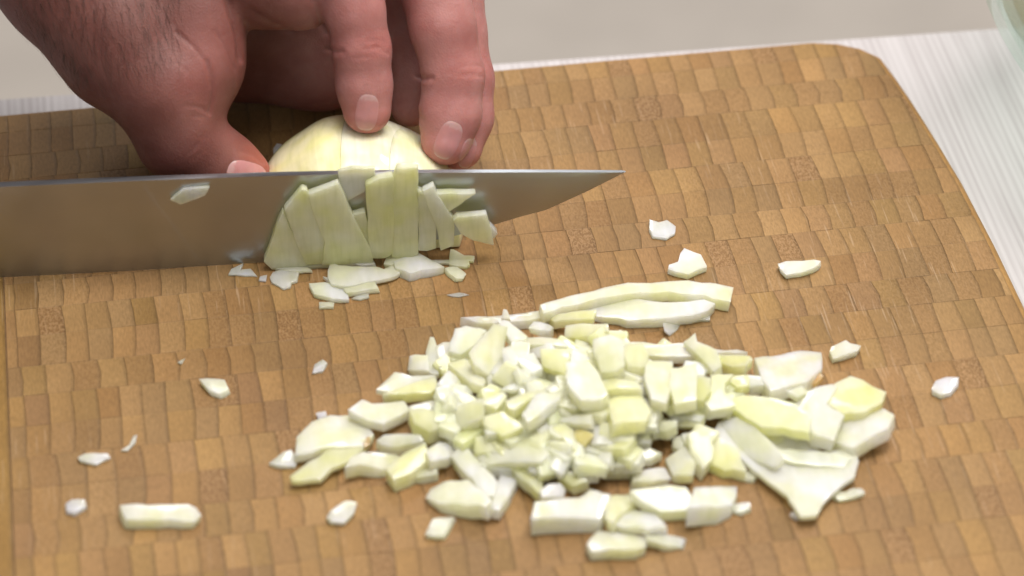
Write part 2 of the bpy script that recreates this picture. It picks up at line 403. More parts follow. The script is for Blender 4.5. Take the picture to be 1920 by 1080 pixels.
for i, (x, h, wd) in enumerate([(-331, .034, .006), (-345, .030, .008), (-500, .028, .010), (-700, .027, .0105), (-900, .034, .010), (-915, .030, .006)]):
    c = PV(x, 364 + (-330 - x) * .054 + 72, 0)
    for k in range(12):
        a = k / 12 * 2 * math.pi; hv.append(c + np.array([0, 0, 1.]) * math.sin(a) * h / 2 + KN * math.cos(a) * wd)
    if i: hf += [((i - 1) * 12 + k, (i - 1) * 12 + (k + 1) % 12, i * 12 + (k + 1) % 12, i * 12 + k) for k in range(12)]
hf += [tuple(range(12)), tuple(60 + k for k in range(11, -1, -1))]
me = mesh_of('handle', hv, hf, True); bm = bmesh.new(); bm.from_mesh(me); bmesh.ops.recalc_face_normals(bm, faces=bm.faces); bm.to_mesh(me); bm.free()
o = link('handle', me, M_BLACK, knife); o.location = koff

# ------------------------------------------------------------------ half onion behind the blade
oc = REF - KN * .018; oc = np.array([oc[0], oc[1], 0]) + KX * (-.0012)
OX, OY = KX, -KN                                       # onion axes: across, away from the camera
RX, RY = .0415, .0445
onion = empty('half_onion', oc); tag(onion, 'half peeled onion lying cut side down under the fingers behind the blade', 'onion')
def dome():
    bm = bmesh.new(); nu, nl = 40, 36; rows = []
    for i in range(nl + 1):                            # from front pole to back pole
        th = math.pi * i / nl; row = []
        for j in range(nu + 1):
            ph = math.pi * j / nu
            r = math.sin(th); lump = 1 + .012 * math.sin(5 * ph + 1) + .008 * math.sin(11 * ph)
            row.append(bm.verts.new((-math.cos(ph) * RX * r * lump, -math.cos(th) * RY, max(0, math.sin(ph)) * RX * r * lump  + .0008)))
        rows.append(row)
    for i in range(nl):
        for j in range(nu): bm.faces.new((rows[i][j], rows[i][j + 1], rows[i + 1][j + 1], rows[i + 1][j]))
        bm.faces.new((rows[i][0], rows[i + 1][0], rows[i + 1][nu], rows[i][nu]))
    bmesh.ops.remove_doubles(bm, verts=bm.verts, dist=1e-5); bmesh.ops.recalc_face_normals(bm, faces=bm.faces)
    return bm
def cut(bm, co, no):
    g = bm.verts[:] + bm.edges[:] + bm.faces[:]
    r = bmesh.ops.bisect_plane(bm, geom=g, dist=1e-6, plane_co=co, plane_no=no, clear_outer=True)
    es = [e for e in r['geom_cut'] if isinstance(e, bmesh.types.BMEdge)]
    if es: bmesh.ops.edgeloop_fill(bm, edges=es)
# planes: (x at the blade on the dome top, lean)
cuts = [(-.0045, .20), (.0135, .30)]
wcol = [(.84, .76, .47), (.84, .795, .57), (.84, .805, .60)]  # left wedge tanner: own colour plus the hand's shade painted in
OM = Matrix((tuple(OX) , tuple(OY), (0, 0, 1))).transposed().to_4x4()
onion.matrix_world = Matrix.Translation(oc) @ OM
DOME_MATS = []
bm_full = dome(); bvh_dome = BVHTree.FromBMesh(bm_full)
for k in range(len(cuts) + 1):
    bm = bm_full.copy()
    cut(bm, (0, -.018 + .0016, 0), (0, -1, 0))         # flat face behind the blade
    g = .00005
    if k > 0:
        x, l = cuts[k - 1]; no = Vector((-1, l * .5, -l)).normalized(); cut(bm, Vector((x, -.018, .033)) - no * g, no)
    if k < len(cuts):
        x, l = cuts[k]; no = Vector((1, -l * .5, l)).normalized(); cut(bm, Vector((x, -.018, .033)) - no * g, no)
    bmesh.ops.recalc_face_normals(bm, faces=bm.faces)
    me = bpy.data.meshes.new('onion_wedge'); bm.to_mesh(me); bm.free(); me.shade_smooth(); me.set_sharp_from_angle(angle=math.radians(40))
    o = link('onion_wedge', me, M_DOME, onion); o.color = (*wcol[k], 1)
# brown-green root stub on the far shoulder
OMI = (Matrix.Translation(oc) @ OM).inverted()
def dome_hit(px, py):
    a = OMI @ Vector(CAM); d = (OM.inverted() @ Vector(ray(px, py))).normalized(); h = bvh_dome.ray_cast(a, d); return h
root_px = [(742, 214), (758, 213), (768, 219), (775, 231), (770, 234), (760, 226), (748, 220)]

# ------------------------------------------------------------------ hand
def cpt(px, py, wmm):                                  # camera-space mm of a pixel at w mm nearer than the blade foot
    d = D0 - wmm * .001; return np.array([(px - CX) / F * d, -(py - CY) / F * d, -d]) * 1000
MMPX = D0 / F * 1000
PR = {}
def chain(name, pts): PR[name] = [(cpt(*a[:3]), a[3] * MMPX, cpt(*b[:3]), b[3] * MMPX) for a, b in zip(pts[:-1], pts[1:])]
chain('arm', [(-260, -600, -20, 175), (-60, -330, -6, 160), (130, -70, 8, 146), (232, 80, 12, 128)])
chain('dorsum', [(60, -330, -20, 150), (300, -60, 0, 140), (430, -110, 2, 118)])
chain('thumb', [(225, 60, 12, 122), (306, 165, 15, 100), (338, 258, 9, 76), (418, 318, 2, 65), (452, 341, -1, 60)])
chain('web', [(330, -40, 14, 92), (366, 50, 14, 82), (352, 130, 14, 86)])
chain('web2', [(372, 40, 14, 74), (376, 120, 14, 72), (344, 190, 12, 70)])
chain('index_base', [(400, -95, 14, 98), (500, -45, 12, 96), (560, -32, 13, 84), (640, -66, 19, 66)])
chain('index', [(648, -60, 24, 64), (664, 20, 21, 56), (678, 92, 17, 53), (683, 160, 13, 51), (688, 205, 11, 46)])
chain('middle', [(700, -190, -8, 90), (806, -60, 6, 68), (830, 50, 6, 61), (850, 142, 3, 57), (844, 215, 2, 57), (836, 262, 2, 48)])
chain('ring', [(740, -190, -30, 84), (846, -60, -16, 62), (862, 60, -16, 50), (872, 150, -16, 54), (872, 220, -16, 53), (862, 276, -15, 44)])
chain('little', [(640, -120, -48, 84), (740, -30, -46, 62), (775, 80, -46, 50), (780, 165, -44, 46), (770, 200, -43, 40)])
chain('palm', [(430, 80, -58, 118), (600, 78, -60, 126), (740, 40, -56, 100)])
chain('palm2', [(300, -120, -30, 150), (520, -130, -34, 150), (700, -150, -34, 120)])
chain('palm3', [(380, 20, -40, 140), (560, -20, -46, 140)])
lo = np.array([cpt(-290, 400, -90)[0], cpt(0, 420, -90)[1], cpt(0, 0, -92)[2]]); hi = np.array([cpt(985, 0, 60)[0], cpt(0, -400, -40)[1], cpt(0, 0, 58)[2]])
VX = 0.9
nx, ny, nz = [int(math.ceil(q)) for q in (hi - lo) / VX]
gx = (lo[0] + VX * np.arange(nx)).astype(np.float32)[:, None, None]; gy = (lo[1] + VX * np.arange(ny)).astype(np.float32)[None, :, None]; gz = (lo[2] + VX * np.arange(nz)).astype(np.float32)[None, None, :]
def cone(a, ra, b, rb):
    ba = (b - a).astype(np.float32); L2 = float(ba @ ba)
    px_, py_, pz_ = gx - np.float32(a[0]), gy - np.float32(a[1]), gz - np.float32(a[2])
    t_ = np.clip((px_ * ba[0] + py_ * ba[1] + pz_ * ba[2]) / L2, 0, 1)
    d = np.sqrt((px_ - t_ * ba[0]) ** 2 + (py_ - t_ * ba[1]) ** 2 + (pz_ - t_ * ba[2]) ** 2)
    return d - (ra + t_ * np.float32(rb - ra))
def smin(a, b, k):
    h = np.maximum(k - np.abs(a - b), 0) / k; return np.minimum(a, b) - h * h * (k * .25)
def fuse(names, k):
    d = None
    for nme in names:
        for c in PR[nme]:
            e = cone(*c); d = e if d is None else smin(d, e, k)
    return d
sd = fuse(['arm', 'dorsum', 'thumb', 'web', 'web2'], 7.)
sd = smin(sd, fuse(['palm', 'palm2', 'palm3'], 10.), 8.)
sd = smin(sd, fuse(['index_base'], 4.), 4.)
sd = smin(sd, fuse(['index'], 3.), 2.5)
for f_ in ('middle', 'ring', 'little'): sd = smin(sd, fuse([f_], 3.), 1.6)
import openvdb
grid = openvdb.FloatGrid(6.0); grid.copyFromArray(np.clip(sd, -6, 6).astype(np.float32)); del sd
hp, hq = grid.convertToQuads(0.0)[:2]
hp = lo + np.asarray(hp, dtype=np.float64) * VX
hq = np.asarray(hq, dtype=np.int64)
ed = np.concatenate([hq[:, [0, 1]], hq[:, [1, 2]], hq[:, [2, 3]], hq[:, [3, 0]]]); ed = np.sort(ed, 1); ed = np.unique(ed, axis=0)
deg = np.bincount(ed.ravel(), minlength=len(hp))[:, None]
def lap(p, it, k=.5):
    for _ in range(it):
        s = np.zeros_like(p)
        for c in range(3):
            s[:, c] = np.bincount(ed[:, 0], p[ed[:, 1], c], len(p)) + np.bincount(ed[:, 1], p[ed[:, 0], c], len(p))
        p = p + (s / deg - p) * k
    return p
hp = lap(hp, 6)
def vnormals(p):
    fn = np.cross(p[hq[:, 2]] - p[hq[:, 0]], p[hq[:, 3]] - p[hq[:, 1]]); nn = np.zeros_like(p)
    for c in range(3):
        for k in range(4): nn[:, c] += np.bincount(hq[:, k], fn[:, c], len(p))
    return nn / np.maximum(np.linalg.norm(nn, axis=1), 1e-9)[:, None]
vol = np.einsum('ij,ij->', np.cross(hp[hq[:, 0]], hp[hq[:, 1]]), hp[hq[:, 2]])
if vol < 0: hq = hq[:, ::-1]
def cpx(p): return np.stack([CX - F * p[:, 0] / p[:, 2], CY + F * p[:, 1] / p[:, 2]], 1)
# skin folds and knuckle creases: grooves pressed into the surface along lines
FOLDS = [  # pixels, half width (px), depth mm, depth range of w
    ([(690, 78), (708, 75), (724, 80)], 2.6, .35), ([(684, 92), (706, 91), (727, 99)], 3, .35), ([(700, 86), (722, 88)], 3, .3),
    ([(612, 92), (630, 97), (642, 97)], 4, .6), ([(668, 108), (690, 106)], 3, .25),
    ([(780, 142), (796, 147), (810, 146)], 4, .8), ([(866, 126), (886, 122), (902, 124)], 2.6, .3), ([(864, 142), (884, 139), (904, 143)], 3, .35),
    ([(782, 212), (790, 224)], 5, .5),
    ([(424, -10), (436, 35), (446, 70), (452, 110)], 5, 1.4), ([(330, 60), (365, 90), (388, 120), (396, 160)], 3.2, .55),
    ([(388, 112), (400, 150), (398, 190), (392, 212)], 3, .6), ([(405, 60), (425, 95), (440, 130)], 3, .4), ([(318, 40), (350, 75)], 3, .3),
    ([(330, 118), (352, 136)], 3, .25), ([(345, 196), (372, 200), (396, 214)], 3, .3), ([(360, 215), (390, 222)], 3, .25),
    ([(452, 282), (474, 290), (492, 305)], 4, .5), ([(350, 290), (372, 268)], 3, .2), ([(362, 300), (386, 276)], 3, .2),
    ([(470, 20), (505, 40), (548, 58)], 6, .6), ([(590, 0), (596, 30), (612, 62)], 5, .8)]
vn = vnormals(hp); q = cpx(hp)
front = vn[:, 2] > -.15
disp = np.zeros(len(hp))
for line, hw, dp in FOLDS:
    best = np.full(len(hp), 1e9)
    for a, b in zip(line[:-1], line[1:]):
        a = np.array(a, float); b = np.array(b, float); ab = b - a; t_ = np.clip(((q - a) @ ab) / (ab @ ab), 0, 1)
        best = np.minimum(best, np.linalg.norm(q - a - t_[:, None] * ab, axis=1))
    disp -= dp * np.exp(-(best / hw) ** 2) - .08 * dp * np.exp(-((best - 2.2 * hw) / hw) ** 2)
# tendons and soft unevenness
disp += .5 * np.sin(q[:, 0] * .021 + q[:, 1] * .013) * np.sin(q[:, 1] * .027 - q[:, 0] * .008) * (q[:, 0] < 440)
for kx, ky, s_, a_ in ((684, 110, 26, .3), (852, 140, 26, .4), (650, 20, 40, -.3), (250, 30, 60, .8), (320, 185, 45, .9)):
    disp += a_ * np.exp(-(((q[:, 0] - kx) ** 2 + (q[:, 1] - ky) ** 2) / (2 * s_ * s_)))
hp = hp + vn * (disp * front)[:, None]
hp = lap(hp, 1, .4)
vn = vnormals(hp); q = cpx(hp)
# skin colour: ruddy over knuckles and fingertips, paler on the finger backs
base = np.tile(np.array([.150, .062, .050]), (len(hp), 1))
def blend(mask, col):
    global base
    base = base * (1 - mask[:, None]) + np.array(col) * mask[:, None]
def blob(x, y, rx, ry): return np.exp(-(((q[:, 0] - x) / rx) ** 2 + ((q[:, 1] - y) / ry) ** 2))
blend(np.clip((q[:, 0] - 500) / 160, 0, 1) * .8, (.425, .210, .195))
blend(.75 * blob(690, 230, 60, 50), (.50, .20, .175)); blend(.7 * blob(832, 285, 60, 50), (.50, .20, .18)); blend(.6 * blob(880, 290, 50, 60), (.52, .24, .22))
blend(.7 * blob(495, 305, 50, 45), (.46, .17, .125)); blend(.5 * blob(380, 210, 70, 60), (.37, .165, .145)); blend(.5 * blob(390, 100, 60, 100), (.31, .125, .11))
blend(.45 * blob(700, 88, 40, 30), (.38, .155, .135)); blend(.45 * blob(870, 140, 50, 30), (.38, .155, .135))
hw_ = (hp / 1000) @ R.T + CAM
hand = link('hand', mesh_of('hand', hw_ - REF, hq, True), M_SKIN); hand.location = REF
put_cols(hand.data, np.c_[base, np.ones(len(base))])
tag(hand, 'bare left hand reaching in from the top and gripping the half onion with bent fingers', 'hand')
bvh_hand = BVHTree.FromPolygons([Vector(v_) for v_ in hw_], [tuple(int(i) for i in f) for f in hq])
def hand_hit(px, py): return bvh_hand.ray_cast(Vector(CAM), Vector(ray(px, py)).normalized())
def nail(cx, cy, ax, ay, hwid, free=.78, lift=.09):
    # a curved plate laid on the fingertip: (ax, ay) points from its middle to its free end
    L = math.hypot(ax, ay); ux, uy = ax / L, ay / L; vx, vy = -uy, ux
    nr, na = 9, 36; V = []; C = []; ok = True
    def pt(a, r):
        s = math.cos(a); c_ = math.sin(a); e = .72
        u = math.copysign(abs(s) ** e, s) * L * r; v_ = math.copysign(abs(c_) ** e, c_) * hwid * r
        h = hand_hit(cx + ux * u + vx * v_, cy + uy * u + vy * v_)
        return (h, u / L)
    prev = None
    for i in range(nr + 1):
        r = i / nr
        for j in range(1 if i == 0 else na):
            h, u = pt(2 * math.pi * j / na, max(r, 1e-4))
            if h[0] is None: h = prev
            prev = h
            z = lift * (1 - .25 * r ** 3) if r < .99 else -.25
            V.append(np.array(h[0] + h[1] * z * .001) - REF)
            if u < -.62: C.append((.52, .30, .28, 1))
            elif u > free: C.append((.55, .34, .30, 1))
            else: C.append((.50, .225, .215, 1))
    V = np.array(V)
    Fc = [(0, 1 + j, 1 + (j + 1) % na) for j in range(na)]
    for i in range(nr - 1):
        a = 1 + i * na; b = a + na
        Fc += [(a + j, b + j, b + (j + 1) % na, a + (j + 1) % na) for j in range(na)]
    me = mesh_of('fingernail', V, Fc, True); put_cols(me, C); bm = bmesh.new(); bm.from_mesh(me); bmesh.ops.recalc_face_normals(bm, faces=bm.faces); bm.to_mesh(me); bm.free()
    return link('fingernail', me, M_NAIL, hand)
nail(688, 211, -5, 37, 23); nail(840, 263, -16, 37, 24); nail(877, 288, -10, 30, 15); nail(462, 330, 40, 10, 30)
# hairs on the back of the hand and wrist
hv = []; hf = []
def hair(px, py, dx, dy, ln, lift):
    h = hand_hit(px, py)
    if h[0] is None or h[1].dot(Vector(ray(px, py))) > 0: return
    p0 = np.array(h[0]); nrm = np.array(h[1]); h2 = R @ np.array([dx, -dy, 0.]); tdir = h2 - nrm * np.dot(h2, nrm); tdir /= np.linalg.norm(tdir)
    side = np.cross(tdir, nrm); rr = .00005; prev = None; b = len(hv)
    for k in range(5):
        t_ = k / 4; c = p0 + tdir * ln * t_ + nrm * (lift * math.sin(t_ * 2.2)) + side * ln * .12 * t_ * t_ * random.uniform(-1, 1)
        r2 = rr * (1 - .8 * t_)
        for a in (0, 2.094, 4.189): hv.append(c + side * r2 * math.cos(a) + nrm * r2 * math.sin(a) - REF)
    for k in range(4):
        for a in range(3): hf.append((b + k * 3 + a, b + k * 3 + (a + 1) % 3, b + k * 3 + 3 + (a + 1) % 3, b + k * 3 + 3 + a))
for _ in range(560):
    u, v_ = random.random(), random.random()
    px = 20 + u * 320; py = -60 + v_ * (260 - u * 90)
    hair(px, py, .25 + random.gauss(0, .25), 1, random.uniform(.005, .011), random.uniform(.0003, .0012))
for _ in range(70):
    py = random.uniform(-10, 150); px = 30 + (py * .83 if py < 110 else 91 + (py - 110) * .9) + random.uniform(0, 16)
    hair(px, py, -.35 + random.gauss(0, .3), 1, random.uniform(.005, .009), random.uniform(.001, .003))
if hv: o = link('body_hair', mesh_of('body_hair', hv, hf), M_HAIR, hand); o['kind'] = 'stuff'

# ------------------------------------------------------------------ chopped onion
W_ = (.85, .835, .77); T_ = (.82, .80, .73); Y_ = (.845, .825, .55); Cc = (.845, .825, .68); G_ = (.80, .82, .55); L_ = (.81, .785, .765); D_ = (.82, .80, .52)
COLS = dict(W=W_, T=T_, Y=Y_, C=Cc, G=G_, L=L_, D=D_)
MPX = .2 / .763                                        # mm of height per photo pixel of an upright edge
def heap(px, py):
    h = 0
    for cx, cy, rx, ry, a in ((1075, 750, 360, 185, 15.), (1500, 800, 190, 130, 7.), (640, 835, 130, 85, 5.), (1120, 960, 260, 70, 2.5), (1180, 575, 200, 55, 2.)):
        r2 = ((px - cx) / rx) ** 2 + ((py - cy) / ry) ** 2
        if r2 < 1: h = max(h, a * (1 - r2) ** .62)
    return h
def soften(p, k=.025):
    out = []; n = len(p)
    for i in range(n):
        a, b, c = p[i - 1], p[i], p[(i + 1) % n]
        out.append(b + (a - b) * k); out.append(b + (c - b) * k)
    return out
def ragged(p, amt=.035):
    out = []
    for i in range(len(p)):
        a, b = np.array(p[i]), np.array(p[(i + 1) % len(p)]); out.append(a); d = b - a; L = np.linalg.norm(d)
        if L > 14:
            for t_ in ((.5,) if L < 34 else (.33, .67)):
                out.append(a + d * (t_ + random.uniform(-.08, .08)) + np.array([-d[1], d[0]]) * random.gauss(0, amt))
    return out
def solid(me_name, top, ext, bevel, bow, seedv, step=.0032):
    """top: 3-d outline; ext(v) -> the point below it. Cut into a fine net, bowed and bevelled."""
    bm = bmesh.new(); f = bm.faces.new([bm.verts.new(v_) for v_ in top]); f.normal_update(); nrm = f.normal.copy()
    c = f.calc_center_median(); e1 = (f.verts[1].co - f.verts[0].co).normalized(); rot = random.uniform(0, math.pi)
    u = (e1 * math.cos(rot) + nrm.cross(e1) * math.sin(rot)).normalized(); v2 = nrm.cross(u).normalized()
    ext_u = max(abs((v_.co - c).dot(u)) for v_ in bm.verts); ext_v = max(abs((v_.co - c).dot(v2)) for v_ in bm.verts)
    r = bmesh.ops.extrude_face_region(bm, geom=[f])
    new = {g for g in r['geom'] if isinstance(g, bmesh.types.BMVert)}
    topf = [fc for fc in bm.faces if all(v_ in new for v_ in fc.verts)]
    olds = [v_ for v_ in bm.verts if v_ not in new]
    for v_ in olds: v_.co = Vector(ext(v_.co))
    bmesh.ops.recalc_face_normals(bm, faces=bm.faces)
    es = list({e for fc in topf for e in fc.edges})
    try: bmesh.ops.bevel(bm, geom=es, offset=bevel, segments=2, profile=.6, affect='EDGES', clamp_overlap=True)
    except Exception: pass
    for ax, ex in ((u, ext_u), (v2, ext_v)):
        k = max(1, int(2 * ex / step))
        for i in range(1, k + 1):
            co = c + ax * (-ex + 2 * ex * (i - .5) / k)
            bmesh.ops.bisect_plane(bm, geom=bm.verts[:] + bm.edges[:] + bm.faces[:], dist=1e-6, plane_co=co, plane_no=ax)
    k1 = seedv * 3.1
    for v_ in bm.verts:
        a = (v_.co - c).dot(u); b = (v_.co - c).dot(v2)
        amt = -bow * (a / max(ext_u, 1e-5)) ** 2 + .00006 * math.sin(a * 900 + k1) * math.sin(b * 760 + 2 * k1)
        v_.co += nrm * (amt if nrm.z > 0 or abs(nrm.z) < .3 else -amt)
    bmesh.ops.recalc_face_normals(bm, faces=bm.faces)
    zmin = min(v_.co.z for v_ in bm.verts)
    if zmin < .0002:
        for v_ in bm.verts:
            if v_.co.z < .0002: v_.co.z = .0002
    me = bpy.data.meshes.new(me_name); bm.to_mesh(me); bm.free(); me.shade_smooth(); me.set_sharp_from_angle(angle=math.radians(48)); return me
def vary(col, s=.035):
    k = random.gauss(1, s); return (min(.86, col[0] * k), min(.86, col[1] * k), min(.84, col[2] * k * random.gauss(1, .03)), 1)
def place(name, me, ctr, label, cat, group, col, mat=None):
    o = link(name, me, mat or M_ONION)
    for v_ in me.vertices: v_.co -= ctr
    o.location = ctr; o.color = vary(col); tag(o, label, cat, group); return o
def flat_piece(label, code, pts, z=None, th=None, group='chopped onion pieces on the board', name='onion_piece', bow=None, gx_=None, gy_=None, big=None):
    pa = np.array(pts, float); cx, cy = pa.mean(0); hpx = np.ptp(pa[:, 1]); wpx = np.ptp(pa[:, 0])
    if th is None: th = min(3.6, .45 * min(hpx, wpx) * MPX)
    tpx = min(th / MPX, hpx * .45); th = tpx * MPX
    ztop = (heap(cx, cy) if z is None else z) + th if z is not None else max(th, heap(cx, cy) + random.uniform(-.4, .9))
    if big: pa = pa.mean(0) + (pa - pa.mean(0)) * big
    y0 = pa[:, 1].min(); tt = (pa[:, 1] - y0) / max(hpx, 1)
    pa[:, 1] -= tpx * tt                               # leave room for the front edge seen below the top
    gx_ = random.gauss(0, .055) if gx_ is None else gx_; gy_ = random.gauss(0, .055) if gy_ is None else gy_
    if wpx > 150: gx_ *= .12; gy_ *= .25
    top = []
    for p in soften(ragged(pa, .018)):
        zz = max(.0006, (ztop + gx_ * (p[0] - cx) - gy_ * (p[1] - cy)) * mm); top.append(Vector(P(p[0], p[1], zz)))
    jit = (random.gauss(0, .12) * th * mm, random.gauss(0, .12) * th * mm)
    def ext(v_): return (v_.x + jit[0], v_.y + jit[1], max(.0002, v_.z - th * mm))
    if bow is None: bow = random.uniform(.0002, .0013) * min(1, th / 3)
    me = solid(name, top, ext, min(.0006 if wpx > 150 else .00045, th * .2 * mm), bow, random.random())
    ctr = sum(top, Vector()) / len(top); ctr.z = max(.0002, (ztop - th) * mm)
    return place(name, me, ctr, label, 'onion piece', group, COLS[code])
def upright_piece(label, code, pts, o_=.0022, th=.0032, group='onion slices leaning on the blade', name='onion_slice', bow=.0003, lean=0.):
    top = []
    cen_ = np.mean(np.array(pts, float), 0)
    for p in soften(ragged(cen_ + (np.array(pts, float) - cen_) * 1.09, .015), .07):
        v_ = Vector(PV(p[0], p[1], o_ + th)); top.append(v_)
    kn = Vector(KN) * th
    def ext(v_): return v_ - kn
    me = solid(name, top, ext, .0005, bow, random.random(), .004)
    ctr = sum(top, Vector()) / len(top); ctr.z = max(.0003, min(v_.z for v_ in top)); return place(name, me, ctr, label, 'onion slice', group, tuple(min(.86, q * 1.07) for q in COLS[code]), M_SLICE)

from mathutils import Euler
def dice(ctr, dims, rot, label, code, group):
    """one tumbled dice of onion: a slightly sheared block, turned any way"""
    a, b, c = dims; m = Euler(rot).to_matrix(); k = random.choice([4, 4, 5])
    if k == 4: q = [(-a, -b), (a, -b * random.uniform(.7, 1)), (a * random.uniform(.75, 1.1), b), (-a * random.uniform(.7, 1), b * random.uniform(.75, 1.1))]
    else: q = [(-a, -b), (a * .7, -b), (a, 0), (a * .6, b), (-a * .9, b * .8)]
    top = [Vector(ctr) + m @ Vector((p[0], p[1], c / 2)) for p in soften([np.array(p) for p in q], .06)]
    n = m @ Vector((0, 0, c))
    me = solid('onion_piece', top, lambda v_: v_ - n, .00045, random.uniform(.0001, .0010), random.random())
    return place('onion_piece', me, Vector(ctr), label, 'onion piece', group, COLS[code])
COLS["O"] = (.62, .36, .16); COLS["O2"] = (.80, .66, .30)
SLICES = """first slim yellowish slice at the left end of the row leaning on the blade|D|531,404 520,428 498,490 512,503 545,504 575,501 566,478 552,446|1
second slice from the left in the row leaning on the blade with a pointed shoulder|G|567,361 536,397 546,424 561,464 574,491 606,491 610,452 592,404 575,363|2
widest slanted slice in the row leaning on the blade|G|583,369 634,350 645,372 659,405 689,461 695,486 606,491 611,452 592,404|2.6
narrow sliver wedged right of the widest slanted slice|G|660,407 684,400 692,440 697,482 690,464 674,436|1
slice with fine green veins in the middle of the row leaning on the blade|G|688,352 710,341 735,336 737,400 736,470 722,478 697,478 691,430|2.4
tall slice rising above the blade spine right of the veined slice|G|737,345 746,322 782,320 784,400 783,470 762,480 737,476|2.2
rounded slice right of the tall slice at the blade|G|785,362 800,367 811,392 818,416 817,462 800,467 784,466|1.6
long pale sliver standing right of the rounded slice|C|795,362 814,353 822,372 843,403 849,409 849,456 826,465 818,420|2.6
thin yellow leaf pointing right along the blade face|Y|818,365 889,363 862,383 841,396 834,380|1.2
thick white and yellow chunk at the right end of the row by the blade|C|852,415 860,408 910,404 918,430 923,457 887,449 866,438|4.5
tiny white nub behind the right end chunk near the blade|W|912,419 932,437 926,446 914,444|3
blurry cream bit stuck high on the blade over its spine|C|636,323 660,316 700,317 702,346 680,360 650,375 641,367|0
small white bit stuck under the blade spine beside the cream bit|W|704,328 734,325 734,344 706,350|0
small pale shaving stuck on the blade face above the thumb end|T|322,374 345,356 390,352 383,366 340,382|0"""
FALLEN = """forked white shaving left of the cut onion below the blade|W|431,517 436,506 456,495 451,508 468,506 479,520 459,519|0|1.0
tiny white crumb right of the forked shaving|L|486,528 488,520 500,516 498,530|0|1.0
round thin slice lying left of the fallen bits under the blade|C|509,522 514,512 532,506 557,513 554,528 545,531 543,539 531,543 512,531|0|1.2
thin pointed flake touching the round thin slice|C|520,505 539,498 570,498 581,509 557,512|0.6|1.2
long straight bar at the foot of the leaning slices|C|576,494 640,488 692,486 695,502 640,504 581,508|0|2.4
broad irregular cream sheet in front of the long bar|C|622,510 626,491 640,500 664,503 700,503 714,507 728,500 744,509 735,518 715,526 690,531 655,540 628,535 622,522|1.6|1.8
small pointed tip left of the broad cream sheet|W|608,519 622,523 655,541 634,538 620,534|.8|1.2
pale parallelogram with yellow edge in front of the broad sheet|W|584,533 611,531 647,541 650,568 623,567 593,555|0|2.4
cream bar lying right of the pale parallelogram|C|647,545 683,531 700,530 706,545 680,551 654,556|.6|2.2
small glassy cube lowest of the bits below the blade|T|600,567 625,566 624,580 600,581|0|1.6
glassy scrap peeping out under the cream bar|T|661,562 670,555 689,551 690,558 675,564|0|1.0
slanted cream stick leaning up to the veined slice|C|727,486 759,464 770,464 769,478 734,503 722,500|1.5|2.4
bright white pyramid chunk in front of the leaning slices|W|744,496 776,476 783,476 806,494 827,508 800,517 770,526 752,514 745,510|0|4.2
forked star shaped yellowish shaving right of the white pyramid|Y|845,487 847,468 852,469 870,482 887,483 885,492 877,492 879,499 873,503 845,499|.6|1.4
thin straight strip joining the white pyramid and the star shaving|C|804,489 846,487 846,498 813,496|.4|1.2
small oval cream piece below the star shaped shaving|Y|836,504 844,501 856,501 872,518 867,528 855,529 842,515|0|2.2
thin translucent flake on the bare wood right of the white pyramid|L|840,553 860,549 877,553 860,558|0|.6
tiny broken flake of skin at the left flank of the half onion|W|513,280 519,270 527,272 523,284 514,296|0|1.0"""
LOOSE = """cupped white curl with a horn nearest the knife point|W|1219,412 1236,418 1250,412 1266,426 1265,441 1250,451 1225,446 1219,432|0|1.6
thick notched cream chunk below the cupped white curl|W|1283,466 1313,480 1324,508 1290,526 1254,513 1256,504 1272,497 1276,478|0|3.4
white sliver with a tail alone on the right half of the board|W|1460,497 1475,490 1505,490 1525,487 1537,491 1533,501 1510,516 1475,526 1465,513|0|3.2
short folded cream piece alone above the right end of the heap|C|1557,665 1560,655 1586,638 1594,646 1613,651 1606,665 1585,675 1563,683|0|3.2
small pale teardrop farthest right on the board|L|1748,732 1755,715 1775,708 1797,707 1796,722 1783,742 1765,748 1750,738|0|2.4
curved cream shaving below the large white sheet|C|1552,926 1560,923 1585,926 1600,914 1615,913 1621,928 1600,937 1575,943|0|2.0
bean shaped white piece alone left of the heap|W|374,711 390,709 420,713 427,734 410,746 392,737|0|2.4
small pointed flake between the bean shaped piece and the heap|L|586,703 590,685 605,674 613,682 605,698|0|1.2
flat white triangle near the left edge of the board|L|147,858 160,850 200,850 205,858 180,875 150,866|0|1.6
hair thin curved sliver between the flat triangle and the bean shaped piece|C|228,846 242,836 250,817 257,815 254,832 240,847|0|.7
little white lump above the left end of the thick stick|L|123,945 135,937 158,936 161,950 140,967 125,963|0|2.0
thick knobbly cream stick lying alone at the lower left|C|228,946 250,944 300,948 350,946 365,955 374,975 362,992 300,990 240,987 232,965|0|4.4
bent white chip alone below the left part of the heap|L|614,975 622,960 645,940 668,943 663,965 645,987 622,985|0|2.2
small cream oblong below the heap beside the plump oval chunk|C|798,1008 812,975 850,968 840,992 830,1012|0|2.4
white triangle touching the left tip of the heap|W|505,872 530,850 545,843 557,862 553,878 520,878|0|1.8
tiny speck of onion left of the bean shaped piece|L|333,680 347,672 340,684|0|.5"""
